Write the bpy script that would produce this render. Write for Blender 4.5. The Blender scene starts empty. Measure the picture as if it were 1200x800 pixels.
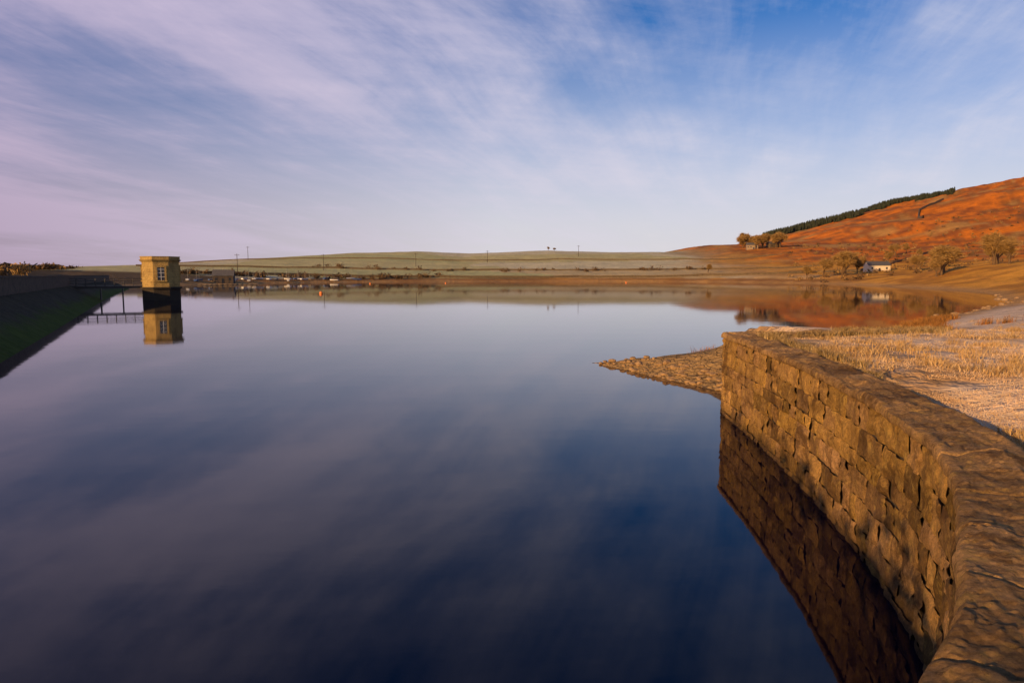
import bpy, math, random
import numpy as np
from mathutils import Vector, Matrix, Euler
random.seed(7); rng=np.random.default_rng(11)
scene=bpy.context.scene
scene.view_settings.view_transform='Standard'
scene.view_settings.look='None'
scene.view_settings.exposure=0
# ------------------------------------------------------------------ helpers
def ss(a,b,x):
    t=np.clip((x-a)/(b-a),0,1); return t*t*(3-2*t)
def _h(i,j,s):
    i=i.astype(np.int64); j=j.astype(np.int64)
    h=(i*374761393+j*668265263+s*1442695041)&0xffffffff
    h=((h^(h>>13))*1274126177)&0xffffffff
    h=(h^(h>>16))&0xffffffff
    return h/4294967295.0
def vn(x,y,s=0):
    xi=np.floor(x); yi=np.floor(y); fx=x-xi; fy=y-yi
    fx=fx*fx*(3-2*fx); fy=fy*fy*(3-2*fy)
    a=_h(xi,yi,s); b=_h(xi+1,yi,s); c=_h(xi,yi+1,s); d=_h(xi+1,yi+1,s)
    return (a*(1-fx)+b*fx)*(1-fy)+(c*(1-fx)+d*fx)*fy
def fbm(x,y,s=0,o=4):
    r=0; a=.5
    for k in range(o):
        c_,s_=math.cos(.7*k+.3),math.sin(.7*k+.3)
        r=r+a*(vn((x*c_-y*s_)*2**k+k*17.3,(x*s_+y*c_)*2**k-k*9.1,s+k)*2-1); a*=.5
    return r
def link(ob):
    scene.collection.objects.link(ob); return ob
def mesh_obj(name,verts,faces,mats,midx=None,smooth=False,parent=None):
    me=bpy.data.meshes.new(name)
    me.from_pydata([tuple(v) for v in verts],[],[tuple(f) for f in faces])
    for m in (mats if isinstance(mats,(list,tuple)) else [mats]): me.materials.append(m)
    if midx is not None: me.polygons.foreach_set('material_index',list(midx))
    if smooth: me.polygons.foreach_set('use_smooth',[True]*len(me.polygons))
    me.update()
    ob=link(bpy.data.objects.new(name,me))
    if parent: ob.parent=parent
    return ob
def empty(name,loc,rz=0):
    e=link(bpy.data.objects.new(name,None)); e.location=loc; e.rotation_euler=(0,0,rz); return e
def box_vf(cx,cy,cz,sx,sy,sz):
    v=[(cx+dx*sx/2,cy+dy*sy/2,cz+dz*sz/2) for dz in(-1,1) for dy in(-1,1) for dx in(-1,1)]
    f=[(0,2,3,1),(4,5,7,6),(0,1,5,4),(2,6,7,3),(0,4,6,2),(1,3,7,5)]
    return v,f
class MB:
    def __init__(s): s.v=[];s.f=[];s.m=[]
    def add(s,v,f,mi=0):
        o=len(s.v); s.v+=list(v); s.f+=[tuple(i+o for i in q) for q in f]; s.m+=[mi]*len(f)
    def box(s,c,d,mi=0): v,f=box_vf(*c,*d); s.add(v,f,mi)
    def cyl(s,a,b,r0,r1,n=6,mi=0,cap=True):
        a=Vector(a);b=Vector(b);d=(b-a)
        if d.length<1e-6:return
        d.normalize(); u=d.orthogonal().normalized(); w=d.cross(u)
        v=[];f=[]
        for p,r in((a,r0),(b,r1)):
            for k in range(n):
                t=2*math.pi*k/n; v.append(tuple(p+u*math.cos(t)*r+w*math.sin(t)*r))
        for k in range(n): f.append((k,(k+1)%n,n+(k+1)%n,n+k))
        if cap: f.append(tuple(range(n))[::-1]); f.append(tuple(range(n,2*n)))
        s.add(v,f,mi)
    def obj(s,name,mats,smooth=False,parent=None): return mesh_obj(name,s.v,s.f,mats,s.m,smooth,parent)
# ------------------------------------------------------------------ materials
def new_mat(name):
    m=bpy.data.materials.new(name); m.use_nodes=True; nt=m.node_tree
    b=nt.nodes['Principled BSDF']; return m,nt,b
def N(nt,t,**k):
    n=nt.nodes.new(t)
    for a,v in k.items(): setattr(n,a,v)
    return n
def mathn(nt,op,a,b=None,c=None,clamp=False):
    n=N(nt,'ShaderNodeMath',operation=op,use_clamp=clamp)
    for i,v in enumerate((a,b,c)):
        if v is None: continue
        if isinstance(v,(int,float)): n.inputs[i].default_value=v
        else: nt.links.new(v,n.inputs[i])
    return n.outputs[0]
def noise(nt,vec,scale,detail=6,rough=.6,dist=0):
    n=N(nt,'ShaderNodeTexNoise'); n.inputs['Scale'].default_value=scale; n.inputs['Detail'].default_value=detail
    n.inputs['Roughness'].default_value=rough; n.inputs['Distortion'].default_value=dist
    if vec is not None: nt.links.new(vec,n.inputs['Vector'])
    return n.outputs['Fac']
def ramp(nt,fac,stops,interp='LINEAR'):
    r=N(nt,'ShaderNodeValToRGB'); r.color_ramp.interpolation=interp
    e=r.color_ramp.elements
    while len(e)<len(stops): e.new(.5)
    for i,(p,c) in enumerate(stops):
        e[i].position=p; e[i].color=(c,c,c,1) if isinstance(c,(int,float)) else (*c,1)
    nt.links.new(fac,r.inputs[0]); return r.outputs[0]
def mixc(nt,fac,a,b,mode='MIX'):
    n=N(nt,'ShaderNodeMix',data_type='RGBA',blend_type=mode)
    for s,v in((n.inputs[0],fac),(n.inputs[6],a),(n.inputs[7],b)):
        if isinstance(v,(int,float)): s.default_value=v
        elif isinstance(v,tuple): s.default_value=(*v,1) if len(v)==3 else v
        else: nt.links.new(v,s)
    return n.outputs[2]
def bump(nt,h,strength,dist,normal=None):
    b=N(nt,'ShaderNodeBump'); b.inputs['Strength'].default_value=strength; b.inputs['Distance'].default_value=dist
    nt.links.new(h,b.inputs['Height'])
    if normal is not None: nt.links.new(normal,b.inputs['Normal'])
    return b.outputs[0]
def simple_mat(name,col,var=.35,scale=3,rough=.85,bstr=.3,bdist=.02,metal=0):
    m,nt,b=new_mat(name)
    g=N(nt,'ShaderNodeNewGeometry').outputs['Position']
    n=noise(nt,g,scale)
    lo=tuple(c*(1-var) for c in col); hi=tuple(min(1,c*(1+var)) for c in col)
    nt.links.new(ramp(nt,n,[(.3,lo),(.7,hi)]),b.inputs['Base Color'])
    b.inputs['Roughness'].default_value=rough; b.inputs['Metallic'].default_value=metal
    nt.links.new(bump(nt,noise(nt,g,scale*4),bstr,bdist),b.inputs['Normal'])
    return m
def attr_mat(name,attr,rough=.9,scale=8):
    m,nt,b=new_mat(name)
    a=N(nt,'ShaderNodeAttribute',attribute_name=attr)
    g=N(nt,'ShaderNodeNewGeometry').outputs['Position']
    k=ramp(nt,noise(nt,g,scale),[(.3,.75),(.7,1.25)])
    nt.links.new(mixc(nt,1.0,a.outputs['Color'],k,'MULTIPLY'),b.inputs['Base Color'])
    b.inputs['Roughness'].default_value=rough; b.inputs['Specular IOR Level'].default_value=.1; return m
def set_face_col(ob,cols,attr='Col'):
    me=ob.data; at=me.color_attributes.new(attr,'FLOAT_COLOR','CORNER')
    tot=np.zeros(len(me.polygons),int); me.polygons.foreach_get('loop_total',tot)
    c=np.repeat(np.asarray(cols,float),tot,axis=0); c=np.concatenate([c,np.ones((len(c),1))],1)
    at.data.foreach_set('color',c.ravel())
# ------------------------------------------------------------------ lake outline (metres, world)
P=[(-6.2,-.1),(-5,.1),(-3,.35),(-1.2,.8),(0,1.35),(.9,1.93),(1.63,2.55),(2.3,3.35),(3.05,4.49),(3.51,5.27),(3.96,6.2),(4.4,7.53),(4.83,9.56),(5.25,12.3),(5.58,15.5),(5.81,18.8)]
def catmull(p,n=8):
    out=[]; p=[Vector(q) for q in p]; p=[2*p[0]-p[1]]+p+[2*p[-1]-p[-2]]
    for i in range(1,len(p)-2):
        for k in range(n):
            t=k/n
            out.append(.5*((2*p[i])+(p[i+1]-p[i-1])*t+(2*p[i-1]-5*p[i]+4*p[i+1]-p[i+2])*t*t+(3*p[i]-p[i-1]-3*p[i+1]+p[i+2])*t**3))
    out.append(p[-2]); return out
WALL=[tuple(v) for v in catmull(P,6)]
RET=[(5.81,18.8),(7.6,19.3)]
APR=[(7.6,19.3),(7.0,21.9),(6.0,24.0),(4.9,26.4),(3.44,29.4)]
SH=[(3.44,29.4),(9,30.4),(15,32.8),(21,37.5),(26.6,48),(38,60),(52,76),(70,95),(83,117),(98,140),(110,170),(122,217),(131,260),(133,305),(112,350),(81,378),(20,385),(-60,370),(-100,335),(-118,290),(-124,250),(-118,215),(-106,190)]
def rough_line(pts,amp,step):
    out=[pts[0]]
    for a,b in zip(pts,pts[1:]):
        L=math.dist(a,b); n=max(1,int(L/max(step,.06*math.hypot(*a))))
        for k in range(1,n+1):
            t=k/n; x=a[0]+(b[0]-a[0])*t; y=a[1]+(b[1]-a[1])*t
            if k<n:
                am=amp*min(3,1+math.hypot(x,y)/60); x+=random.uniform(-am,am); y+=random.uniform(-am,am)
            out.append((x,y))
    return out
SH=rough_line([tuple(v) for v in catmull(SH,2)],.25,2.0)
DAM=[(-106,190),(-69,117),(-31,46),(-22.2,29.4),(-6.2,-.1)]
SEG={'W':list(zip(WALL,WALL[1:]))+list(zip(RET,RET[1:])),'A':list(zip(APR,APR[1:])),'S':list(zip(SH,SH[1:])),'D':list(zip(DAM,DAM[1:]))}
POLY=WALL[:-1]+RET[:-1]+APR[:-1]+SH[:-1]+DAM[:-1]
def dist_segs(x,y,segs):
    d=np.full(x.shape,1e9)
    for (ax,ay),(bx,by) in segs:
        ex,ey=bx-ax,by-ay; L=ex*ex+ey*ey+1e-12
        t=np.clip(((x-ax)*ex+(y-ay)*ey)/L,0,1)
        d=np.minimum(d,(x-ax-t*ex)**2+(y-ay-t*ey)**2)
    return np.sqrt(d)
def inside(x,y):
    r=np.zeros(x.shape,bool)
    for (ax,ay),(bx,by) in zip(POLY,POLY[1:]+POLY[:1]):
        c=((ay>y)!=(by>y))
        with np.errstate(divide='ignore',invalid='ignore'):
            xi=(bx-ax)*(y-ay)/((by-ay) if by!=ay else 1e-9)+ax
        r^=c&(x<xi)
    return r
AX=[-3000,-1200,-433,-337,-281,-225,-169,-100,-45,45,135,180,225,292,337,366,405,461,517,562,630,675,900,1300,4000]
AZ=[6,6,8,12,19,26,31,33,31,34,32,32,41,44,46,51,65,76,90,104,118,132,172,200,220]
def fields(x,y):
    ins=inside(x,y)
    D={k:dist_segs(x,y,SEG[k]) for k in SEG}
    d=np.minimum.reduce(list(D.values())); sd=np.where(ins,-d,d)
    return ins,D,sd
def height(x,y,F=None):
    x=np.asarray(x,float); y=np.asarray(y,float)
    ins,D,sd=F if F else fields(x,y)
    g=1.98+.17*ss(1.5,4,sd)+.10*fbm(x*.5,y*.5,3)*ss(.7,2.5,sd)+.16*ss(12,17,y)*(1-ss(1.5,4,sd))
    g=g+.014*np.clip(sd-5,0,60)+.035*np.clip(sd-9,0,40)+.16*fbm(x*.22,y*.22,13)*ss(4,9,sd)
    g=g-.20*ss(.65,1.0,sd)*(1-ss(1.6,3.4,sd))*ss(4,6,y)*(1-ss(9.5,12,y))
    zW=np.where(sd>0,-2.2+(g+2.2)*ss(.2,.62,sd),-2.2)
    sl=.36+.5*ss(7.6,10,x)
    zA=np.clip(sd*np.where(sd>0,sl,.36),-3,2.05)+.06*fbm(x*1.3,y*1.3,5)*ss(0,1,sd)
    far=ss(250,330,y)
    zS=np.where(sd>0,np.minimum(sd*.17,1.2)+np.clip((sd-7)*.05,0,3.2-1.6*far)+.3*fbm(x*.12,y*.12,8)*ss(1,12,sd),np.maximum(sd*.2,-3))
    zS=zS+np.where(sd>0,3.4*ss(4,34,sd)*ss(60,110,x)*(1-ss(240,300,y)),0)
    zD=np.where(sd>0,np.minimum(sd*.58,2.2)-np.clip((sd-9)*.4,0,9),np.maximum(sd*.58,-3))+.05*fbm(x*1.1,y*1.1,6)*ss(0,1,sd)
    w={k:1/(D[k]**4+1e-6) for k in D}
    z=(zW*w['W']+zA*w['A']+zS*w['S']+zD*w['D'])/(w['W']+w['A']+w['S']+w['D'])
    near=(D['W']<.9)&(D['W']<=np.minimum(D['A'],D['D'])); z=np.where(near,zW,z)
    # made-up ground behind the return wall
    ex,ey=12.0-5.81,20.6-18.8; L_=math.hypot(ex,ey); side=((x-5.81)*ey-(y-18.8)*ex)/L_   # >0 on the land (near) side
    rm=ss(.25,.6,side)*(x>6.4)*(~ins)*(y>12)
    z=np.maximum(z,-3+(2.12+3+.05*fbm(x*.8,y*.8,4))*rm*(1-ss(16,26,x)))
    A=np.interp(x,AX,AZ); L=430+np.clip(x-150,0,2000)*.75
    dS=D['S']; t=ss(-.06,1,dS/L)-ss(-.06,1,0*dS)
    hm=ss(2,30,sd)*ss(-50,150,y)
    rel=(A-4.0)*t*(1-.45*ss(1.15,2.6,dS/L))
    rough=(fbm(x/70,y/70,21)*.07+fbm(x/18,y/18,22,3)*.022)*np.clip(A-10,0,150)*ss(.05,.35,dS/L)*(.5+.5*ss(200,320,x))
    z=z+np.where(ins,0,(rel+rough)*hm)
    z=z+95*np.exp(-((x+4700)/1500)**2-((y-5600)/2200)**2)+40*np.exp(-((x+2300)/1200)**2-((y-6800)/1500)**2)
    return z
def hz(x,y): return float(height(np.array([x]),np.array([y]))[0])
# ------------------------------------------------------------------ ground sheet
ang=np.concatenate([np.arange(-50,50.01,.2),np.arange(53,308,3.0)])
ang=np.radians(ang)
rad=[.35]
while rad[-1]<9500: rad.append(rad[-1]*1.0235)
rad=np.array(rad); nA=len(ang); nR=len(rad)
X=np.outer(rad,np.sin(ang)).ravel(); Y=np.outer(rad,np.cos(ang)).ravel()
F=fields(X,Y); Z=height(X,Y,F); ins,D,sd=F
idx=np.arange(nR*nA).reshape(nR,nA)
a=idx[:-1,:]; b=np.roll(idx,-1,axis=1)[:-1,:]; c=np.roll(idx,-1,axis=1)[1:,:]; d_=idx[1:,:]
quads=np.stack([a,b,c,d_],-1).reshape(-1,4)
V=np.stack([X,Y,Z],1); V=np.concatenate([V,[[0,0,hz(0,0)]]])
tris=[(nR*nA,int(idx[0,(k+1)%nA]),int(idx[0,k])) for k in range(nA)]
me=bpy.data.meshes.new('ground')
me.from_pydata(V.tolist(),[],[tuple(q[::-1]) for q in quads.tolist()]+tris)
def C(*c): return np.array(c)[None,:]
def mx(a,b,t): return a*(1-t[:,None])+b*t[:,None]
n1=fbm(X*.8,Y*.8,31)*.5+.5; n2=fbm(X*.12,Y*.12,32)*.5+.5; n3=fbm(X/40,Y/40,33)*.5+.5; n4=fbm(X/9,Y/9,34)*.5+.5
n5=fbm(X/16,Y/34,35,5)*.5+.5
col=np.repeat(C(.20,.145,.07),len(X),0)
frost=mx(np.repeat(C(.88,.66,.42),len(X),0),np.repeat(C(.60,.33,.11),len(X),0),ss(.48,.68,n1*.55+n2*.45))
golden=mx(np.repeat(C(.84,.40,.05),len(X),0),np.repeat(C(.52,.23,.035),len(X),0),ss(.4,.62,n4))
nearR=(1-ss(60,95,Y+ (n2-.5)*30))*ss(-5,0,X+5)
col=mx(col,golden,ss(0,30,X)*(1-ss(500,800,Y)))
col=mx(col,frost,nearR)
# far fields
cellx=np.floor((X+.35*Y)/190+.3*n3); celly=np.floor((Y-.1*X)/95+.2*n3)
hc=_h(cellx,celly,5)
fld=np.where((hc<.35)[:,None],C(.62,.56,.25),np.where((hc<.7)[:,None],C(.72,.65,.38),np.where((hc<.85)[:,None],C(.56,.54,.23),C(.68,.53,.25))))
fld=fld*(.9+.2*n4)[:,None]
ff=ss(14,20,D['S']+6*(n4-.5))*ss(300,350,Y)*(1-ss(100,190,X-.14*(Y-450)+60*(n3-.5)))
col=mx(col,fld,ff)
# bracken hill
br=mx(np.repeat(C(.86,.25,.018),len(X),0),np.repeat(C(.36,.11,.022),len(X),0),ss(.40,.58,n4*.55+n3*.45))
br=mx(br,np.repeat(C(.26,.12,.035),len(X),0),ss(.55,.68,n5)*.75)
br=mx(br,np.repeat(C(.76,.45,.12),len(X),0),ss(.52,.64,n4*.3+n3*.7)*.55)
bh=ss(.01,.07,(Z-8)/100+.05*(n3-.5))*ss(120,220,X-.14*(Y-400)+60*(n3-.5))
col=mx(col,br,bh)
hill2=ss(28,34,Z)*ss(120,170,X)*(1-ss(240,300,X))*.8; col=mx(col,br,hill2)
# shore gravel strips and dam
shore=(1-ss(.6,3+Y*.02,sd+ (n1-.5)))*(D['S']<D['D']); col=mx(col,np.repeat(C(.56,.32,.11),len(X),0),shore*.9)
farbank=ss(3,6,sd)*(1-ss(10,16,D['S']))*ss(260,330,Y)*(1-ss(140,200,X)); col=mx(col,np.repeat(C(.38,.18,.05),len(X),0),farbank)
isA=((D['A']<D['S'])|(D['S']<3.5))&(D['A']<4.0)&(D['A']<D['W']+2)&(Z<1.75); stone=np.where(isA,1.0,0.0)
col=np.where(isA[:,None],C(.44,.28,.11),col)
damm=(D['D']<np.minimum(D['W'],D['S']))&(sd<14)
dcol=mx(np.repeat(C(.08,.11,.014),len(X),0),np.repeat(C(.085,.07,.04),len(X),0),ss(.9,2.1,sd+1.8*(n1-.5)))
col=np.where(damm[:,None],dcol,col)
# distant land, bluish haze painted into its colour
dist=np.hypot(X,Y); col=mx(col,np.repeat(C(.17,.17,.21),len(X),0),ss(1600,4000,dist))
lm=(X<-130)&(Y<1500)&(dist<1600)&(ff<.3); col=np.where(lm[:,None],C(.16,.11,.05)*(.7+.6*n3)[:,None],col)
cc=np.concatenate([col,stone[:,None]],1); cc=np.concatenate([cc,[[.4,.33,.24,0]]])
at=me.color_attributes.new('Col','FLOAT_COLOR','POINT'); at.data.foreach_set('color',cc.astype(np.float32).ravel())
me.polygons.foreach_set('use_smooth',[True]*len(me.polygons))
gm,nt,b=new_mat('ground_mat')
at=N(nt,'ShaderNodeAttribute',attribute_name='Col'); pos=N(nt,'ShaderNodeNewGeometry').outputs['Position']
k1=ramp(nt,noise(nt,pos,.35,8,.7),[(.3,.78),(.7,1.15)]); k2=ramp(nt,noise(nt,pos,3.2,9,.7),[(.3,.74),(.7,1.16)]); k3=ramp(nt,noise(nt,pos,.05,8,.7),[(.32,.78),(.68,1.15)])
cl=mixc(nt,1.,at.outputs['Color'],k1,'MULTIPLY'); cl=mixc(nt,1.,cl,k2,'MULTIPLY'); cl=mixc(nt,1.,cl,k3,'MULTIPLY')
vo=N(nt,'ShaderNodeTexVoronoi',feature='DISTANCE_TO_EDGE'); vo.inputs['Scale'].default_value=2.6
wv_=N(nt,'ShaderNodeVectorMath',operation='ADD'); nt.links.new(pos,wv_.inputs[0])
nz_=N(nt,'ShaderNodeTexNoise'); nz_.inputs['Scale'].default_value=3; nt.links.new(pos,nz_.inputs['Vector']); sc_=N(nt,'ShaderNodeVectorMath',operation='SCALE'); nt.links.new(nz_.outputs['Color'],sc_.inputs[0]); sc_.inputs['Scale'].default_value=.35; nt.links.new(sc_.outputs[0],wv_.inputs[1])
nt.links.new(wv_.outputs[0],vo.inputs['Vector'])
joint=ramp(nt,vo.outputs['Distance'],[(.0,.45),(.07,1.0)])
cl=mixc(nt,at.outputs['Alpha'],cl,mixc(nt,1.,cl,joint,'MULTIPLY'))
nt.links.new(cl,b.inputs['Base Color']); b.inputs['Roughness'].default_value=.95; b.inputs['Specular IOR Level'].default_value=.1
nb=bump(nt,noise(nt,pos,.25,6,.7),.7,1.6)
nb=bump(nt,noise(nt,pos,2.2,8,.62),.9,.16,nb)
hj=mathn(nt,'MULTIPLY',joint,at.outputs['Alpha'])
nb=bump(nt,hj,.7,.05,nb)
nt.links.new(nb,b.inputs['Normal'])
me.materials.append(gm); me.update(); ground=link(bpy.data.objects.new('ground',me))
# ------------------------------------------------------------------ water
ar=sum(ax*by-bx*ay for (ax,ay),(bx,by) in zip(POLY,POLY[1:]+POLY[:1])); sgn=1 if ar>0 else -1
wv=[]
for i,(x,y) in enumerate(POLY):
    px,py=POLY[i-1]; qx,qy=POLY[(i+1)%len(POLY)]
    tx,ty=qx-px,qy-py; L=math.hypot(tx,ty)+1e-9
    o=.1 if i<len(WALL)+2 else .35
    wv.append((x+sgn*ty/L*o,y-sgn*tx/L*o,0.0))
face=list(range(len(wv)));  face=face if sgn>0 else face[::-1]
wm,nt,b=new_mat('water_mat')
b.inputs['Base Color'].default_value=(.003,.002,.014,1); b.inputs['Roughness'].default_value=.035; b.inputs['IOR'].default_value=1.333
pos=N(nt,'ShaderNodeNewGeometry').outputs['Position']
mp=N(nt,'ShaderNodeMapping'); mp.inputs['Scale'].default_value=(.35,1.0,1); mp.inputs['Rotation'].default_value=(0,0,.25); nt.links.new(pos,mp.inputs[0])
nt.links.new(bump(nt,noise(nt,mp.outputs[0],.35,3,.5),.08,.05,bump(nt,noise(nt,mp.outputs[0],2.2,3,.5),.03,.02)),b.inputs['Normal'])
mesh_obj('reservoir_water',wv,[face],wm)
# ------------------------------------------------------------------ retaining wall
stone_m,nt,b=new_mat('wall_stone_mat')
at=N(nt,'ShaderNodeAttribute',attribute_name='Col'); pos=N(nt,'ShaderNodeNewGeometry').outputs['Position']
k=ramp(nt,noise(nt,pos,2.0,10,.7),[(.3,.6),(.7,1.35)]); k2=ramp(nt,noise(nt,pos,22,8,.78),[(.34,.5),(.66,1.35)])
cl=mixc(nt,1.,at.outputs['Color'],k,'MULTIPLY'); cl=mixc(nt,1.,cl,k2,'MULTIPLY')
lich=ramp(nt,noise(nt,pos,5.5,10,.8,.4),[(.52,0.),(.62,1.)]); cl=mixc(nt,mathn(nt,'MULTIPLY',lich,.5),cl,(.76,.49,.12))
drk=ramp(nt,noise(nt,pos,1.1,10,.8,.6),[(.50,0.),(.59,1.)]); cl=mixc(nt,mathn(nt,'MULTIPLY',drk,.72),cl,(.10,.048,.017))
pit=ramp(nt,noise(nt,pos,26,8,.85),[(.55,0.),(.63,1.)]); cl=mixc(nt,mathn(nt,'MULTIPLY',pit,.65),cl,(.05,.027,.011))
sp=N(nt,'ShaderNodeSeparateXYZ'); nt.links.new(pos,sp.inputs[0])
mps=N(nt,'ShaderNodeMapping'); mps.inputs['Scale'].default_value=(2.6,2.6,.35); nt.links.new(pos,mps.inputs[0])
stk=ramp(nt,noise(nt,mps.outputs[0],1.0,8,.7),[(.52,0.),(.66,1.)]); cl=mixc(nt,mathn(nt,'MULTIPLY',stk,.5),cl,(.09,.05,.022))
wet=ramp(nt,mathn(nt,'ADD',sp.outputs[2],mathn(nt,'MULTIPLY',noise(nt,pos,3,4),.35)),[(.15,1.),(.60,0.)])
cl=mixc(nt,mathn(nt,'MULTIPLY',wet,.85),cl,(.03,.02,.012))
nt.links.new(cl,b.inputs['Base Color']); b.inputs['Roughness'].default_value=.92; b.inputs['Specular IOR Level'].default_value=.15
nb=bump(nt,noise(nt,pos,9,12,.82),1.,.06); nb=bump(nt,noise(nt,pos,50,8,.8),1.,.02,nb); nt.links.new(nb,b.inputs['Normal'])
mortar_m=simple_mat('mortar_mat',(.08,.055,.03),.3,6)
def path_fn(pts):
    pts=[Vector(p) for p in pts]; cum=[0]
    for a,b_ in zip(pts,pts[1:]): cum.append(cum[-1]+(b_-a).length)
    cumA=np.array(cum); px=np.array([p.x for p in pts]); py=np.array([p.y for p in pts])
    def at(s,o):
        x=np.interp(s,cumA,px); y=np.interp(s,cumA,py)
        s0=max(0,s-.15); s1=min(cum[-1],s+.15)
        tx=np.interp(s1,cumA,px)-np.interp(s0,cumA,px); ty=np.interp(s1,cumA,py)-np.interp(s0,cumA,py)
        L=math.hypot(tx,ty); return (x-ty/L*o, y+tx/L*o)
    return at,cum[-1]
def n2d(u,v,s=0): return float(fbm(np.array([u]),np.array([v]),s,3)[0])
wallE=empty('stone_retaining_wall',(0,0,0))
def build_wall(pts,tag,s_start,endcap=False):
    at,Lt=path_fn(pts)
    V=[];Fc=[];Cc=[]
    zs=[2.06]
    while zs[-1]>-.7: zs.append(zs[-1]-random.choice((.24,.30,.36)))
    for k in range(len(zs)-1):
        z1,z0=zs[k],zs[k+1]; s=s_start-random.uniform(0,.5)
        while s<Lt:
            L=random.choice((random.uniform(.3,.6),random.uniform(.6,1.4))); e=min(s+L,Lt)
            if e-s<.12 or Lt-e<.15: e=Lt
            a0=max(s,0)+.003; a1=e-.003
            if a1-a0>.05:
                nu=max(4,int((a1-a0)/.045)); nv=8; o=len(V); r=random.random()
                base=np.array([.60,.34,.105])*random.uniform(.65,1.15)*(1 if r>.2 else .55)
                base[2]*=random.uniform(.7,1.3); pr=random.uniform(-.008,.012); sdv=random.uniform(0,99)
                us=np.linspace(a0,a1,nu+1); vs=np.linspace(z0+.003,z1-.003,nv+1)
                UU,VV=np.meshgrid(us,vs); nn=fbm(UU*6+sdv,VV*9,41,5); jw=fbm(UU*3,VV*3,44,2)
                for j in range(nv+1):
                    for i in range(nu+1):
                        edge=min(i,nu-i,j,nv-j)
                        off=(-.016+nn[j,i]*.02) if edge==0 else (.002 if edge==1 else .006)
                        off+=pr+nn[j,i]*.045+(2-vs[j])*.015-.03
                        x,y=at(us[i],off); V.append((x,y,vs[j]+jw[j,i]*.014))
                for j in range(nv):
                    for i in range(nu):
                        q=o+j*(nu+1)+i; Fc.append((q,q+nu+1,q+nu+2,q+1)); Cc.append(base)
            s=e
    ob=mesh_obj('blocks'+tag,V,Fc,stone_m,smooth=True,parent=wallE); set_face_col(ob,Cc)
    V=[];Fc=[]; ns=int(Lt/.25)
    for i in range(ns+1):
        s=Lt*i/ns
        for z in(2.06,-1.0): x,y=at(s,-.05+(2-z)*.015-.03); V.append((x,y,z))
    for i in range(ns): Fc.append((2*i,2*i+1,2*i+3,2*i+2))
    mesh_obj('mortar'+tag,V,Fc,mortar_m,parent=wallE)
    # coping slabs
    prof=[(-.06,2.065),(.0,2.067),(.022,2.08),(.03,2.11),(.03,2.15),(.018,2.185),(-.01,2.2)]
    prof+=[(o_,2.205) for o_ in np.linspace(-.04,-.68,34)]+[(-.72,2.19),(-.745,2.14),(-.75,1.75)]
    V=[];Fc=[];Cc=[]; s=0
    while s<Lt:
        e=min(s+random.uniform(.5,1.1),Lt)
        if Lt-e<.4: e=Lt
        a0=s+.002;a1=e-.002; nu=max(6,int((a1-a0)/.022)); npf=len(prof); o=len(V)
        base=np.array([.56,.33,.13])*random.uniform(.75,1.2); dz=random.uniform(-.007,.007)
        PO=np.array([p[0] for p in prof]); us=np.linspace(a0,a1,nu+1)
        UU,OO=np.meshgrid(us,PO,indexing='ij')
        lam=fbm(UU*1.7,OO*3.2,51,6)*.085; st=np.round(lam/.014)*.014; nz=lam*.35+st*.65+fbm(UU*24,OO*30,56,3)*.011
        nx=fbm(UU*3,OO*0+.5,52,5)*.05+fbm(UU*14,OO*0+.5,57,2)*.014
        for i in range(nu+1):
            en=1 if i in(0,nu) else 0
            for j,(po,pz) in enumerate(prof):
                top=1 if 5<j<npf-3 else 0
                z=pz+dz+(nz[i,j] if top else nz[i,j]*.25)-(.016 if en and pz>2.1 else 0)
                po2=po+(nx[i,j] if j<9 or j>npf-4 else 0)
                x,y=at(us[i],po2); V.append((x,y,z))
        for i in range(nu):
            for j in range(npf-1):
                q=o+i*npf+j; Fc.append((q,q+1,q+npf+1,q+npf)); Cc.append(base)
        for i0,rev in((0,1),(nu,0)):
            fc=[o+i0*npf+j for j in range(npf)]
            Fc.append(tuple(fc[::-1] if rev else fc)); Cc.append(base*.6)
        s=e
    ob=mesh_obj('coping'+tag,V,Fc,stone_m,smooth=True,parent=wallE); set_face_col(ob,Cc)
build_wall(WALL,'_curve',0)
build_wall([(5.83,18.82),(7.6,19.33),(9.8,19.95),(12.0,20.6)],'_return',0)
# ------------------------------------------------------------------ dam parapet
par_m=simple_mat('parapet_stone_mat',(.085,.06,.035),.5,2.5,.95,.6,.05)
dd=Vector((-.4695,.883)); nn=Vector((-.883,-.4695)); base0=Vector((-22.2,29.4))+nn*4.0
pw=MB(); s=-50.
while s<192:
    e=s+2.6; p=base0+dd*s; q=base0+dd*(e-.02); hh=3.72+random.uniform(-.02,.02)
    for (o0,o1,z0,z1) in((0,.45,1.6,hh-.16),(-.05,.5,hh-.158,hh)):
        v=[]
        for z in(z0,z1):
            for r,o in((p,o0),(q,o0),(q,o1),(p,o1)):
                w=r+nn*o; v.append((w.x,w.y,z))
        pw.add(v,[(3,2,1,0),(4,5,6,7),(0,1,5,4),(1,2,6,5),(2,3,7,6),(3,0,4,7)])
    s=e
pw.obj('dam_parapet_wall',[par_m])
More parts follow.
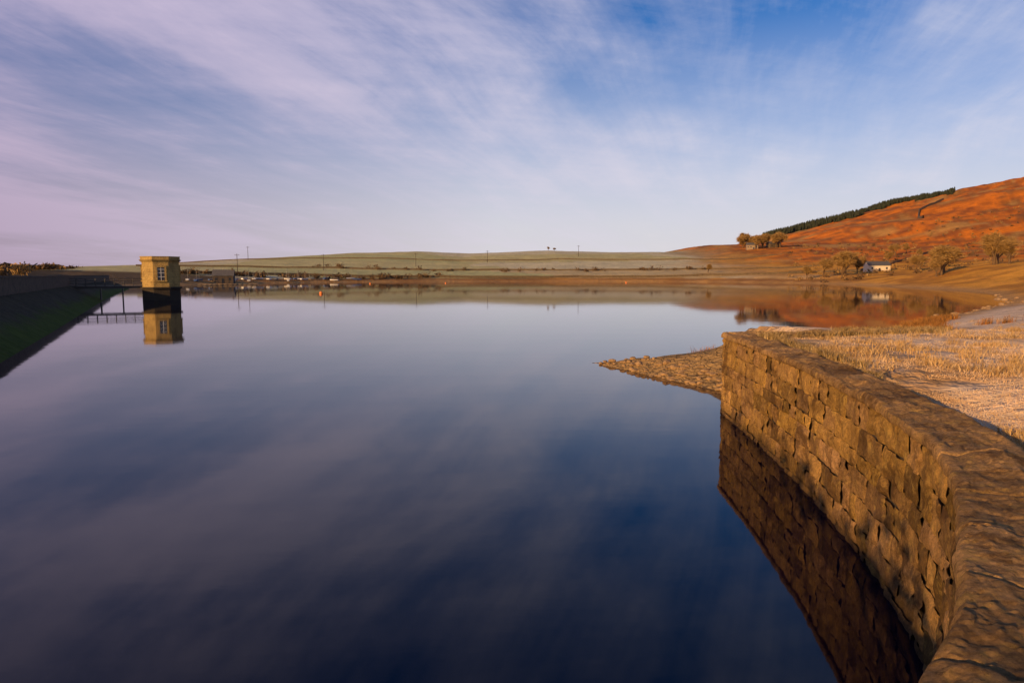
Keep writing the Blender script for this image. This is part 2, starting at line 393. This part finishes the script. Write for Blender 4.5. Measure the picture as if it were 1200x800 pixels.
# ------------------------------------------------------------------ leaf clouds / added shadow hedge
def cloud(mb,c,r,n,size,mi=0,shell=.5):
    c=np.array(c);r=np.array(r)
    d=rng.normal(size=(n,3)); d/=np.linalg.norm(d,axis=1)[:,None]
    rr=(shell+(1-shell)*rng.random(n))[:,None]; p=c+d*r*rr*(.8+.4*rng.random((n,1)))
    for q in p:
        v=rng.normal(size=(3,3))*size; mb.add([tuple(q+v[0]),tuple(q+v[1]),tuple(q+v[2])],[(0,1,2)],mi)
leafA=simple_mat('shadow_hedge_leaf_mat',(.07,.07,.025),.5,3)
twigA=simple_mat('bare_twig_mat',(.32,.19,.055),.4,3)
twigB=simple_mat('dark_twig_mat',(.13,.075,.028),.4,3)
conM=simple_mat('conifer_mat',(.024,.030,.010),.5,.5)
hb=MB(); s=-48  # unseen hedge added behind the camera to cast shadow on the near wall
while s<-22:
    p=base0+dd*s+nn*1.2; hh=random.uniform(-.5,.5)
    for _ in range(2): cloud(hb,(p.x+random.uniform(-.4,.4),p.y+random.uniform(-.4,.4),3.6),(.9,.9,1.78+hh),370,.10,0,.1)
    s+=.8
hb.obj('shadow_hedge',[leafA])
# ------------------------------------------------------------------ valve tower
def tower_mat(name,cols):
    tw_m,nt,b=new_mat(name)
    pos=N(nt,'ShaderNodeTexCoord').outputs['Object']
    k=ramp(nt,noise(nt,pos,.9,8,.7),[(.3,cols[0]),(.55,cols[1]),(.75,cols[2])])
    sp=N(nt,'ShaderNodeSeparateXYZ'); nt.links.new(pos,sp.inputs[0])
    fr=mathn(nt,'FRACT',mathn(nt,'MULTIPLY',sp.outputs[2],2.6)); ln=ramp(nt,fr,[(0,.5),(.08,1.)])
    k=mixc(nt,1.,k,ln,'MULTIPLY'); k=mixc(nt,1.,k,ramp(nt,noise(nt,pos,6,8,.7),[(.3,.6),(.7,1.25)]),'MULTIPLY')
    nt.links.new(k,b.inputs['Base Color']); b.inputs['Roughness'].default_value=.9
    nt.links.new(bump(nt,noise(nt,pos,5,8,.7),.7,.1),b.inputs['Normal']); return tw_m
tw_m=tower_mat('tower_stone_mat',((.24,.15,.045),(.50,.33,.10),(.31,.20,.06)))
pier_m=tower_mat('tower_shaded_stone_mat',((.03,.022,.015),(.05,.036,.02),(.04,.03,.015)))  # darker copy of the tower stone, dam shadow put into its colour
glass_m,nt,b=new_mat('window_glass_mat'); b.inputs['Base Color'].default_value=(.03,.035,.045,1); b.inputs['Roughness'].default_value=.1
darkmetal=simple_mat('dark_metal_mat',(.03,.028,.026),.2,5,.5)
white_m=simple_mat('white_paint_mat',(.75,.74,.70),.06,2,.6)
TX,TY=-53.,103.5
tw=empty('valve_tower',(TX,TY,0),math.atan2(-.883,.4695))
def octa(mb,r0,z0,r1,z1,mi=0,cap=True):
    R0=r0/math.cos(math.pi/8);R1=r1/math.cos(math.pi/8);v=[]
    for R,z in((R0,z0),(R1,z1)):
        for k in range(8):
            t=math.pi/8+k*math.pi/4; v.append((R*math.cos(t),R*math.sin(t),z))
    f=[(k,(k+1)%8,8+(k+1)%8,8+k) for k in range(8)]
    f.append(tuple(range(8,16))); f.append(tuple(range(8))[::-1]); mb.add(v,f,mi)
m=MB(); octa(m,2.62,-3,2.55,1.75); m.obj('base_pier',[pier_m],parent=tw)
m=MB(); octa(m,2.78,1.752,2.78,2.0); m.obj('plinth_band',[pier_m],parent=tw)
m=MB(); octa(m,2.5,2.002,2.48,5.7); m.obj('walls',[tw_m],parent=tw)
m=MB(); octa(m,2.6,5.702,2.62,5.85); octa(m,2.72,5.852,2.85,6.02); octa(m,2.66,6.022,2.64,6.42); octa(m,2.7,6.422,2.7,6.52); m.obj('cornice_parapet',[tw_m],parent=tw)
for kf in(0,2,4,6):
    t=kf*math.pi/4; g=MB(); fr=MB()
    R=Matrix.Rotation(t,4,'Z')
    def bx(mb,c,d):
        v,f=box_vf(*c,*d); mb.add([tuple(R@Vector(q)) for q in v],f)
    bx(g,(2.5,0,3.95),(.06,.95,1.9))
    for c,dm in(((2.53,-.60,3.95),(.22,.24,2.3)),((2.53,.60,3.95),(.22,.24,2.3)),((2.54,0,5.03),(.26,1.5,.26)),((2.55,0,2.88),(.32,1.6,.22))): bx(fr,c,dm)
    g.obj('window_glass_%d'%kf,[glass_m],parent=tw); fr.obj('window_surround_%d'%kf,[tw_m],parent=tw)
    bars=MB(); bx(bars,(2.55,0,3.95),(.05,.06,1.9))
    for z in(3.5,4.1,4.6): bx(bars,(2.556,0,z),(.04,.95,.05))
    bars.obj('glazing_bars_%d'%kf,[white_m],parent=tw)
fb=empty('footbridge',(0,0,0)); A0=Vector((TX,TY))+nn*2.5; Lb=9.6
deck=MB();rail=MB();trs=MB()
def obx(mb,s0,s1,w0,w1,z0,z1):
    v=[]
    for z in(z0,z1):
        for s,w in((s0,w0),(s1,w0),(s1,w1),(s0,w1)):
            p=A0+nn*s+dd*w; v.append((p.x,p.y,z))
    mb.add(v,[(3,2,1,0),(4,5,6,7),(0,1,5,4),(1,2,6,5),(2,3,7,6),(3,0,4,7)])
obx(deck,0,Lb,-.75,.75,2.08,2.18); obx(deck,0,Lb,-.6,-.45,1.8,2.078); obx(deck,0,Lb,.45,.6,1.8,2.078)
for w in(-.72,.72):
    for z in(2.55,2.9,3.25): 
        p=A0+dd*w;q=A0+nn*Lb+dd*w; rail.cyl((p.x,p.y,z),(q.x,q.y,z),.035,.035)
    for i in range(9):
        p=A0+nn*(i*Lb/8)+dd*w; rail.cyl((p.x,p.y,2.18),(p.x,p.y,3.3),.04,.04)
for s in(2.6,5.4):
    for w in(-.55,.55):
        p=A0+nn*s+dd*w; trs.cyl((p.x,p.y,-2),(p.x,p.y,1.8),.09,.09)
    obx(trs,s-.08,s+.08,-.7,.7,1.65,1.798)
deck.obj('deck',[darkmetal],parent=fb);rail.obj('railings',[darkmetal],parent=fb);trs.obj('trestles',[darkmetal],parent=fb)
# ------------------------------------------------------------------ trees
def bare_tree_mesh(name,h,seed,spread=.5,twigs=900):
    random.seed(seed); mb=MB(); tips=[]
    def br(p,d,L,r,lv):
        q=p+d*L; mb.cyl(p,q,r,r*.68,5 if lv<2 else 3,0,False)
        if lv>=5: tips.append(q); return
        for k in range(3 if lv<3 else 2 + (random.random()<.5)):
            nd=(d*.85+Vector((random.gauss(0,spread),random.gauss(0,spread),random.gauss(.25,.3)))).normalized()
            br(p+d*L*random.uniform(.55,1.0),nd,L*random.uniform(.62,.86),r*.6,lv+1)
    br(Vector((0,0,-.3)),Vector((0,0,1)),h*.2,h*.03,0)
    for q in tips:
        for _ in range(max(2,twigs//len(tips))):
            e=q+Vector((random.gauss(0,1),random.gauss(0,1),random.gauss(.1,.8)))*h*.06
            s=Vector((random.gauss(0,1),random.gauss(0,1),random.gauss(0,1)))*h*.0042
            mb.add([tuple(q-s),tuple(q+s),tuple(e)],[(0,1,2)],1)
    V_=np.array(mb.v); V_[:,:]*=h/V_[:,2].max()
    me=bpy.data.meshes.new(name); me.from_pydata(V_.tolist(),[],mb.f); me.materials.append(twigB); me.materials.append(twigA)
    me.polygons.foreach_set('material_index',mb.m); me.update(); return me
TM=[bare_tree_mesh('bare_tree_mesh_%d'%i,10,20+i,twigs=5600) for i in range(3)]
random.seed(5)
def tree(x,y,h,i,wid=1.0):
    ob=link(bpy.data.objects.new('bare_tree',TM[i%3])); ob.location=(x,y,hz(x,y)); s=h/10
    ob.scale=(s*wid,s*wid,s); ob.rotation_euler=(0,0,random.uniform(0,6)); return ob
for (x,y,h) in [(144,230,11),(149,237,10.5),(141,228,8),(162,231,12),(168,238,11),(165,228,9),(157,326,13),(163,336,13),(150,330,10),(141,328,7),(171,340,8),(185,262,8),(196,330,9),(214,340,8)]: tree(x,y,h,random.randrange(3))
for _ in range(16):
    y=random.uniform(630,690); tree(y*random.uniform(.335,.39),y,random.uniform(9,16),random.randrange(3))
for (x,y,h) in [(205,400,7),(230,420,8),(255,430,7),(120,420,6),(40,760,5),(47,765,4),(262,470,9),(275,480,8),(240,380,7),(222,378,6),(250,390,8),(268,420,7)]: tree(x,y,h,random.randrange(3))
tl=MB()
for _ in range(120):
    s=random.uniform(60,420); p=base0+dd*s+nn*random.uniform(25,70); g=hz(p.x,p.y)
    top=3.8+random.uniform(.5,1.5)*(math.hypot(p.x,p.y)/150+.2); r=random.uniform(2.5,5)
    cloud(tl,(p.x,p.y,(g+top)/2+1),(r,r,(top-g)/2),260,.4,random.choice((0,1,1)),.4)
tl.obj('distant_treeline',[twigA,twigB])
# conifer forest on the ridge crest (crest found from the terrain itself)
cf=MB()
def conifer(x,y,h,z):
    n=6
    for k in range(3):
        zb=z+h*(.02+.26*k); r=h*(.27-.06*k)*random.uniform(.8,1.2); v=[]; a0=random.random()*6
        for i in range(n):
            rr=r*random.uniform(.7,1.25); v.append((x+rr*math.cos(a0+i*6.283/n),y+rr*math.sin(a0+i*6.283/n),zb+random.uniform(-.05,.05)*h))
        v.append((x,y,zb+h*.48)); cf.add(v,[(i,(i+1)%n,n) for i in range(n)])
xs_=np.linspace(330,760,60); crest=[]
for x0 in xs_:
    yy=np.linspace(700,1250,56); xx=x0+(yy-900)*x0/900; zz=height(xx,yy); k=int(np.argmax((zz-3.8)/yy)); crest.append((xx[k],yy[k]))
crest=np.array(crest)
pts_=[]
for _ in range(2800):
    t=random.random()*(.635*900-330)/(760-330); k=t*59; x=np.interp(k,np.arange(60),crest[:,0]); y=np.interp(k,np.arange(60),crest[:,1])
    tt=t/.56; back=random.uniform(-95*(1-.78*tt),25); y2=y+back; x2=x+back*x/y+random.uniform(-4,4)
    pts_.append((x2,y2,tt))
pz=height(np.array([p[0] for p in pts_]),np.array([p[1] for p in pts_]))
for (x,y,tt),z in zip(pts_,pz): conifer(x,y,random.uniform(6,12)*(1-.45*tt),z)
cf.obj('conifer_forest',[conM])
# ------------------------------------------------------------------ dry stone walls draped over land
dsw=simple_mat('dry_stone_mat',(.12,.085,.045),.4,1.2,.95)
def drape(pts,h=1.4,w=.7,step=9,name='dry_stone_wall'):
    V=[];Fc=[]; pp=[]
    for a_,b_ in zip(pts,pts[1:]):
        n=max(1,int(math.dist(a_,b_)/step))
        for k in range(n): t=k/n; pp.append((a_[0]+(b_[0]-a_[0])*t,a_[1]+(b_[1]-a_[1])*t))
    pp.append(pts[-1]); xs=np.array([p[0] for p in pp]);ys=np.array([p[1] for p in pp]); zs=height(xs,ys)
    for i in range(len(pp)):
        j=min(i,len(pp)-2); tx=pp[j+1][0]-pp[j][0];ty=pp[j+1][1]-pp[j][1];L=math.hypot(tx,ty)+1e-9
        for o,z in((-w/2,-1.5),(-w/2*.6,h),(w/2*.6,h),(w/2,-1.5)):
            V.append((pp[i][0]-ty/L*o,pp[i][1]+tx/L*o,zs[i]+z+(random.uniform(-.15,.15) if z>0 else 0)))
    for i in range(len(pp)-1):
        for k in range(3): q=4*i+k; Fc.append((q,q+1,q+5,q+4))
    mesh_obj(name,V,Fc,dsw)
drape([(-160,330),(-110,372),(-50,395),(40,405),(110,395),(150,372)],1.2,.7)
drape([(-230,420),(-120,455),(0,470),(120,465),(200,440)],1.0,.7)
drape([(-330,560),(-160,575),(40,590),(220,560)],.8,.7)
drape([(452,760),(470,800),(500,850),(560,900)],2.5,2)
drape([(150,372),(185,365),(240,420),(330,520)],1.3,.8)
hd=MB()
for _ in range(40):
    x=random.uniform(-150,150); y=455+random.uniform(-6,16)
    rr=random.uniform(.8,1.9); cloud(hd,(x,y,hz(x,y)+rr*.7),(rr*1.8,rr,rr),50,.4,0,.3)
for _ in range(320):
    y=random.uniform(280,700); x=y*random.uniform(.40,.74)
    rr=random.uniform(.7,2.0); cloud(hd,(x,y,hz(x,y)+rr*.5),(rr*1.3,rr,rr*.8),36,.35,random.choice((0,1)),.3)
for _ in range(90):
    t=random.random(); x=-160+t*120; y=318+t*80+random.uniform(-5,10)
    rr=random.uniform(.8,2.0); cloud(hd,(x,y,hz(x,y)+rr*.6),(rr*1.6,rr,rr),50,.4,0,.3)
hd.obj('distant_scrub',[twigB,twigA])
# ------------------------------------------------------------------ buildings
roof_m=simple_mat('slate_roof_mat',(.10,.095,.09),.3,2)
crm=simple_mat('cream_render_mat',(.72,.62,.45),.08,1)
farm_m=simple_mat('farm_stone_mat',(.30,.22,.13),.25,1)
wood_m=simple_mat('dark_timber_mat',(.07,.05,.035),.3,2)
def house(name,x,y,rz,L,W,H,R,wm_,nwin=3):
    e=empty(name,(x,y,hz(x,y)-.1),rz); m=MB()
    v=[(-L/2,-W/2,-.6),(L/2,-W/2,-.6),(L/2,W/2,-.6),(-L/2,W/2,-.6),(-L/2,-W/2,H),(L/2,-W/2,H),(L/2,W/2,H),(-L/2,W/2,H),(-L/2,0,H+R),(L/2,0,H+R)]
    m.add(v,[(0,1,5,4),(2,3,7,6),(1,2,6,9,5),(3,0,4,8,7)]); m.obj('walls',[wm_],parent=e)
    m=MB(); ov=.35
    for sg in(-1,1):
        a=Vector((0,sg*(W/2+ov),H-ov*R/(W/2)+.08)); c=Vector((0,0,H+R+.08)); 
        vv=[]
        for dz in(0,.15):
            vv+=[(-L/2-ov,a.y,a.z+dz),(L/2+ov,a.y,a.z+dz),(L/2+ov,0,c.z+dz),(-L/2-ov,0,c.z+dz)]
        m.add(vv,[(0,1,2,3),(7,6,5,4),(0,4,5,1),(1,5,6,2),(2,6,7,3),(3,7,4,0)])
    m.obj('roof',[roof_m],parent=e)
    g=MB()
    for i in range(nwin):
        cx=-L/2+L*(i+.5)/nwin
        if i==nwin//2: g.box((cx,-W/2-.03,.9),(1.0,.06,1.9))
        else: g.box((cx,-W/2-.03,H*.55),(.9,.06,1.0))
    g.obj('windows_and_door',[glass_m],parent=e)
    m=MB(); m.box((L/2-.6,.0,H+R+.4),(.6,.6,1.1)); m.obj('chimney',[dsw],parent=e)
house('cream_cottage',187,352,.0,11,5.5,3.3,1.8,crm)
house('stone_farmhouse',223,640,-.2,10,6,4,2,farm_m,4)
house('stone_barn',246,648,.3,12,6,3.5,2.,dsw)
house('boathouse',-121,288,.25,8,5.5,3.2,2.2,wood_m)
# ------------------------------------------------------------------ dinghies, poles, buoys, jetty
hullm=[simple_mat('hull_white_mat',(.8,.79,.76),.05,2,.35),simple_mat('hull_blue_mat',(.06,.12,.3),.1,2,.4),simple_mat('boat_cover_mat',(.14,.15,.17),.2,2)]
alu=simple_mat('mast_alloy_mat',(.25,.24,.22),.1,3,.4)
def dinghy(x,y,rz,mi):
    m=MB(); secs=[(-2.1,.62,.45),(-1.2,.75,.5),(0,.8,.52),(1.1,.62,.56),(1.8,.3,.62),(2.2,.03,.68)]
    v=[]
    for s,w,t in secs: v+=[(s,-w,t),(s,-w*.85,.22*t),(s,0,.02),(s,w*.85,.22*t),(s,w,t),(s,0,t+.16)]
    f=[]; ms=[]
    for i in range(len(secs)-1):
        for k in range(6): q=6*i+k; q2=6*i+(k+1)%6; f.append((q,q+6,q2+6,q2)); ms.append(mi if k<4 else 2)
    f.append((0,1,2,3,4,5)); ms.append(mi)
    m.add(v,f,mi); m.m=ms
    m.cyl((.5,0,.5),(.5,0,5.6),.05,.03,5,3); m.cyl((.5,0,1.25),(-1.8,0,1.15),.07,.06,5,2)
    for sg in(-.7,.7): m.cyl((.3,sg,.5),(.5,0,4.8),.012,.012,3,3,False)
    m.cyl((2.1,0,.6),(.5,0,4.8),.012,.012,3,3,False)
    m.cyl((-.3,-.8,-.15),(-.3,.8,-.15),.2,.2,8,3); m.box((.6,0,-.1),(2.8,.12,.1),3)
    ob=m.obj('sailing_dinghy',hullm+[alu]); ob.location=(x,y,max(hz(x,y),.05)+.3); ob.rotation_euler=(0,0,rz)
for i in range(28):
    t=i/27+random.uniform(-.03,.03); x=-131+ t*52; y=262+ t*98
    for _ in range(60):
        if hz(x,y)>.5: break
        x-=.6; y+=.6
    k=random.uniform(0,6); dinghy(x-k,y+k,random.uniform(0,3.1),0 if random.random()<.65 else random.choice((1,2)))
def pole(x,y,h):
    m=MB(); m.cyl((0,0,-.5),(0,0,h),.22,.15,6); m.box((0,0,h-.8),(2.6,.18,.18)); 
    for sx in(-1.1,0,1.1): m.cyl((sx,0,h-.7),(sx,0,h-.35),.07,.05,5)
    ob=m.obj('telegraph_pole',[wood_m]); ob.location=(x,y,hz(x,y))
for (x,y,h) in[(-152,380,10),(-118,430,10),(-70,500,10),(-20,560,10),(-215,560,11),(60,620,10)]: pole(x,y,h)
bo=simple_mat('buoy_orange_mat',(.75,.22,.04),.05,2,.4)
def buoy(x,y,r):
    bpy.ops.mesh.primitive_uv_sphere_add(segments=16,ring_count=10,radius=r,location=(x,y,r*.35)); ob=bpy.context.object; ob.name='mooring_buoy'
    ob.data.materials.append(bo); ob.data.polygons.foreach_set('use_smooth',[True]*len(ob.data.polygons))
    m=MB(); m.cyl((0,0,r*.9),(0,0,r*1.35),r*.15,r*.12,8); m.cyl((0,0,-r*1.2),(0,0,-r*.8),r*.3,r*.3,8); m.obj('mooring_eye',[darkmetal],parent=ob)
for (x,y,r) in[(-38.5,138,.38),(-60,290,.4),(-30,310,.4),(55,330,.45)]: buoy(x,y,r)
jt=MB()
for i in range(12):
    jt.box((-112+i*1.5,246+i*.8,.38),(1.45,1.6,.12))
    for sg in(-.7,.7): jt.cyl((-112+i*1.5,246+i*.8+sg,-2),(-112+i*1.5,246+i*.8+sg,.32),.08,.08)
jt.obj('landing_jetty',[farm_m])
# ------------------------------------------------------------------ near grass, rushes, rocks
def grass(name,pts,hr,wr,cols,lean=.5,vary=.2):
    n=len(pts); pts=np.asarray(pts); z=height(pts[:,0],pts[:,1])
    h=rng.uniform(*hr,n); w=rng.uniform(*wr,n); t=rng.uniform(0,6.28,n); ln=rng.normal(0,lean,(n,2))*h[:,None]
    dx=np.cos(t)*w; dy=np.sin(t)*w
    B=np.stack([pts[:,0],pts[:,1],z-.01],1)
    v0=B-np.stack([dx,dy,0*dx],1); v1=B+np.stack([dx,dy,0*dx],1)
    mid=B+np.stack([ln[:,0]*.35,ln[:,1]*.35,h*.6],1); v2=mid+np.stack([dx,dy,0*dx],1)*.6; v3=mid-np.stack([dx,dy,0*dx],1)*.6
    v4=B+np.stack([ln[:,0],ln[:,1],h*(1-.3*np.abs(rng.normal(0,.5,n)).clip(0,1))],1)
    V=np.stack([v0,v1,v2,v3,v4],1).reshape(-1,3); k=np.arange(n)*5
    fq=np.stack([k,k+1,k+2,k+3],1).tolist(); ft=np.stack([k+3,k+2,k+4],1).tolist()
    ob=mesh_obj(name,V.tolist(),fq+ft,grass_m); c=np.array(cols)[rng.integers(0,len(cols),n)]*rng.uniform(1-vary,1+vary*.6,(n,1))
    set_face_col(ob,np.concatenate([c,c])); return ob
grass_m=attr_mat('grass_mat','Col',.8,2)
def scatter(n,f):
    out=np.zeros((0,2))
    while len(out)<n:
        p=f(n*3); ins_,D_,sd_=fields(p[:,0],p[:,1]); ok=(~ins_)&((D_['W']>.80)|(D_['S']<6))&(sd_>.5)&((D_['A']>4.2)|((p[:,0]>7.5)&(p[:,1]<19.3))); out=np.concatenate([out,p[ok]])
    return out[:n]
def near(n):
    r=np.exp(rng.uniform(math.log(5.5),math.log(40),n)); t=np.radians(rng.uniform(18,46,n)); 
    p=np.stack([r*np.sin(t),r*np.cos(t)],1); m_=vn(p[:,0]*.7,p[:,1]*.7,77)*.6+vn(p[:,0]*2.4,p[:,1]*2.4,78)*.4
    return p[m_>.45]
grass('frosted_grass',scatter(90000,near),(.02,.07),(.0015,.0045),[(.86,.66,.42),(.80,.56,.31),(.70,.44,.19)],.8,.12)
def clumps(cs,per,sp):
    out=[]
    for x,y in cs: out.append(np.stack([rng.normal(x,sp,per),rng.normal(y,sp,per)],1))
    return np.concatenate(out)
cs=[]
for _ in range(150):
    i=random.randrange(2,len(SH)//4); x,y=SH[i]; 
    cs.append((x+random.uniform(-1,2.5),y-random.uniform(0.2,2.2)))
for _ in range(22): cs.append((random.gauss(24,2.6),random.gauss(41.5,2.0)))
cp=clumps(cs,90,.22); F_=fields(cp[:,0],cp[:,1]); cp=cp[(F_[2]>.05)]
grass('rushes',cp,(.2,.62),(.008,.018),[(.36,.15,.035),(.42,.2,.05),(.2,.10,.03)],.35)
cs=[]
while len(cs)<420:
    r=math.exp(random.uniform(math.log(6.5),math.log(60))); t=math.radians(random.uniform(24,44)); x=r*math.sin(t); y=r*math.cos(t)
    if vn(np.array([x*.3]),np.array([y*.3]),91)[0]>.5: cs.append((x,y))
cp=clumps(cs,60,.12); F_=fields(cp[:,0],cp[:,1]); cp=cp[(F_[2]>.9)]
grass('grass_tussocks',cp,(.06,.2),(.003,.008),[(.55,.34,.13),(.66,.46,.22),(.40,.24,.08)],.6)
cs=[]
at_,Lt=path_fn(WALL)
for _ in range(150):
    s=random.uniform(Lt-17.5,Lt); cs.append(at_(s,-random.uniform(.8,1.15)))
for _ in range(60): cs.append((random.uniform(6.3,12.5),0)); x=cs[-1][0]; cs[-1]=(x,18.8+(x-5.81)*.29-random.uniform(.8,1.1)+.1)
for _ in range(60): x=random.uniform(8.2,14); cs.append((x,18.8+(x-5.81)*.29+random.uniform(.1,.8)))
cp=clumps(cs,60,.07); F_=fields(cp[:,0],cp[:,1]); cp=cp[(F_[2]>.74)]
grass('wall_edge_grass',cp,(.07,.24),(.004,.009),[(.42,.27,.10),(.5,.36,.17),(.22,.15,.05)],.5)
rk=MB()
import bmesh
bm=bmesh.new(); bmesh.ops.create_icosphere(bm,subdivisions=2,radius=1); iv=[v.co.copy() for v in bm.verts]; ifc=[tuple(v.index for v in f.verts) for f in bm.faces]; bm.free()
def rock(x,y,z,r):
    sc=Vector((random.uniform(.7,1.4),random.uniform(.7,1.4),random.uniform(.35,.7))); o=random.uniform(0,50); rz=Matrix.Rotation(random.random()*6,3,'Z')
    rk.add([tuple(rz@Vector((v.x*sc.x,v.y*sc.y,v.z*sc.z))*r*(1+.35*n2d(v.x*1.3+o,v.y*1.3+v.z+o,9))+Vector((x,y,z))) for v in iv],ifc)
for a_,b_ in zip(APR,APR[1:]):
    for _ in range(34):
        t=random.random(); x=a_[0]+(b_[0]-a_[0])*t+random.uniform(-.1,1.4); y=a_[1]+(b_[1]-a_[1])*t+random.uniform(-.2,.5); rock(x,y,hz(x,y)+.0,random.uniform(.06,.15))
for i in range(8,len(SH)//2):
    for _ in range(3):
        x=SH[i][0]+random.gauss(.3,.8); y=SH[i][1]+random.gauss(-.2,.8); rock(x,y,max(hz(x,y),0),random.uniform(.06,.2)*(1+y/80))
for _ in range(40):
    r=math.exp(random.uniform(math.log(7),math.log(45))); t=math.radians(random.uniform(26,44)); x=r*math.sin(t);y=r*math.cos(t)
    q=fields(np.array([x]),np.array([y]))
    if q[2][0]>1.0: rock(x,y,hz(x,y),random.uniform(.02,.07))
rkm=simple_mat('rock_mat',(.34,.21,.09),.45,4,.9,.8,.03); rk.obj('shore_rocks',[rkm],smooth=False)
# ------------------------------------------------------------------ sky + sun
EL=13.0; az=Vector((-.71,-.70)).normalized(); S=Vector((az.x*math.cos(math.radians(EL)),az.y*math.cos(math.radians(EL)),math.sin(math.radians(EL))))
w=bpy.data.worlds.new('World'); scene.world=w; w.use_nodes=True; nt=w.node_tree
bg=nt.nodes['Background']
sky=N(nt,'ShaderNodeTexSky',sky_type='NISHITA'); sky.sun_disc=False; sky.sun_elevation=math.radians(EL); sky.sun_rotation=math.atan2(az.x,az.y); sky.air_density=1.0; sky.dust_density=.6; sky.ozone_density=2.5
tc=N(nt,'ShaderNodeTexCoord').outputs['Generated']
sp=N(nt,'ShaderNodeSeparateXYZ'); nt.links.new(tc,sp.inputs[0]); sx,sy,sz=sp.outputs
zc=mathn(nt,'ADD',mathn(nt,'MAXIMUM',sz,0.0),.13)
px0=mathn(nt,'DIVIDE',sx,zc); py0=mathn(nt,'DIVIDE',sy,zc)
def vec(a,b,o=0):
    c=N(nt,'ShaderNodeCombineXYZ'); nt.links.new(a,c.inputs[0]); nt.links.new(b,c.inputs[1]); c.inputs[2].default_value=o; return c.outputs[0]
wx=mathn(nt,'MULTIPLY',mathn(nt,'SUBTRACT',noise(nt,vec(px0,py0,9.),.35,2,.5),.5),.8)
px=mathn(nt,'ADD',px0,wx); py=py0
def lin(a,b): return mathn(nt,'ADD',mathn(nt,'MULTIPLY',px,a),mathn(nt,'MULTIPLY',py,b))
big=noise(nt,vec(lin(.14,.28),lin(.80,-.30),3.3),1.0,7,.56,.15)
fib=noise(nt,vec(lin(.16,.45),lin(3.3,-1.25),8.1),1.0,10,.62,.3)
fib2=noise(nt,vec(lin(-.25,.55),lin(2.4,.5),1.7),1.0,10,.62,.3)
patch=noise(nt,vec(px,py,5.5),.85,10,.66,.25)
fib3=noise(nt,vec(lin(.40,.10),lin(-1.0,3.4),4.4),.9,9,.62,.2)
dens=mathn(nt,'ADD',mathn(nt,'ADD',mathn(nt,'MULTIPLY',big,.50),mathn(nt,'MULTIPLY',fib,.27)),mathn(nt,'ADD',mathn(nt,'MULTIPLY',fib2,.13),mathn(nt,'MULTIPLY',patch,.30)))
dens=mathn(nt,'ADD',dens,mathn(nt,'MULTIPLY',mathn(nt,'SUBTRACT',fib3,.42),.16))
dens=mathn(nt,'ADD',dens,mathn(nt,'MULTIPLY',sx,-.06))
dens=mathn(nt,'ADD',dens,mathn(nt,'MULTIPLY',sz,-.28))
mask=ramp(nt,dens,[(.46,0.),(.535,.25),(.62,.64),(.72,.9)])
hs=N(nt,'ShaderNodeHueSaturation'); hs.inputs['Saturation'].default_value=1.3; hs.inputs['Value'].default_value=1.; nt.links.new(sky.outputs[0],hs.inputs['Color'])
skyc=mixc(nt,1.,hs.outputs[0],(.86,.88,1.2),'MULTIPLY')
ccol=mixc(nt,ramp(nt,mathn(nt,'ADD',mathn(nt,'MULTIPLY',sx,.7),.5),[(0.1,0.),(.75,1.)]),(6.4,5.2,6.9),(7.0,6.9,8.1))
c1=mixc(nt,mask,skyc,ccol)
haze=ramp(nt,sz,[(0.,.97),(.07,.85),(.18,.42),(.33,0.)])
hcol=mixc(nt,ramp(nt,mathn(nt,'ADD',mathn(nt,'MULTIPLY',sx,.9),.62),[(0.,0.),(.60,1.)]),(3.5,2.4,3.6),(7.4,7.0,7.5))
haze2=mathn(nt,'MULTIPLY',haze,mathn(nt,'ADD',mathn(nt,'MULTIPLY',mask,-.4),1.0))
c2=mixc(nt,haze2,c1,hcol)
nt.links.new(c2,bg.inputs[0]); bg.inputs[1].default_value=.10
sl=bpy.data.lights.new('sun','SUN'); sl.energy=5.0; sl.angle=math.radians(.5); sl.color=(1,.60,.24)
so=link(bpy.data.objects.new('sun',sl)); so.rotation_euler=(-S).to_track_quat('-Z','Y').to_euler(); so.location=(0,0,50)
# ------------------------------------------------------------------ camera
cam=bpy.data.cameras.new('camera'); cam.lens=24; cam.sensor_width=36; cam.clip_end=20000; cam.clip_start=.05
co=link(bpy.data.objects.new('camera',cam)); co.location=(0,0,3.8); co.rotation_euler=(math.radians(90-5.57),0,0)
scene.camera=co
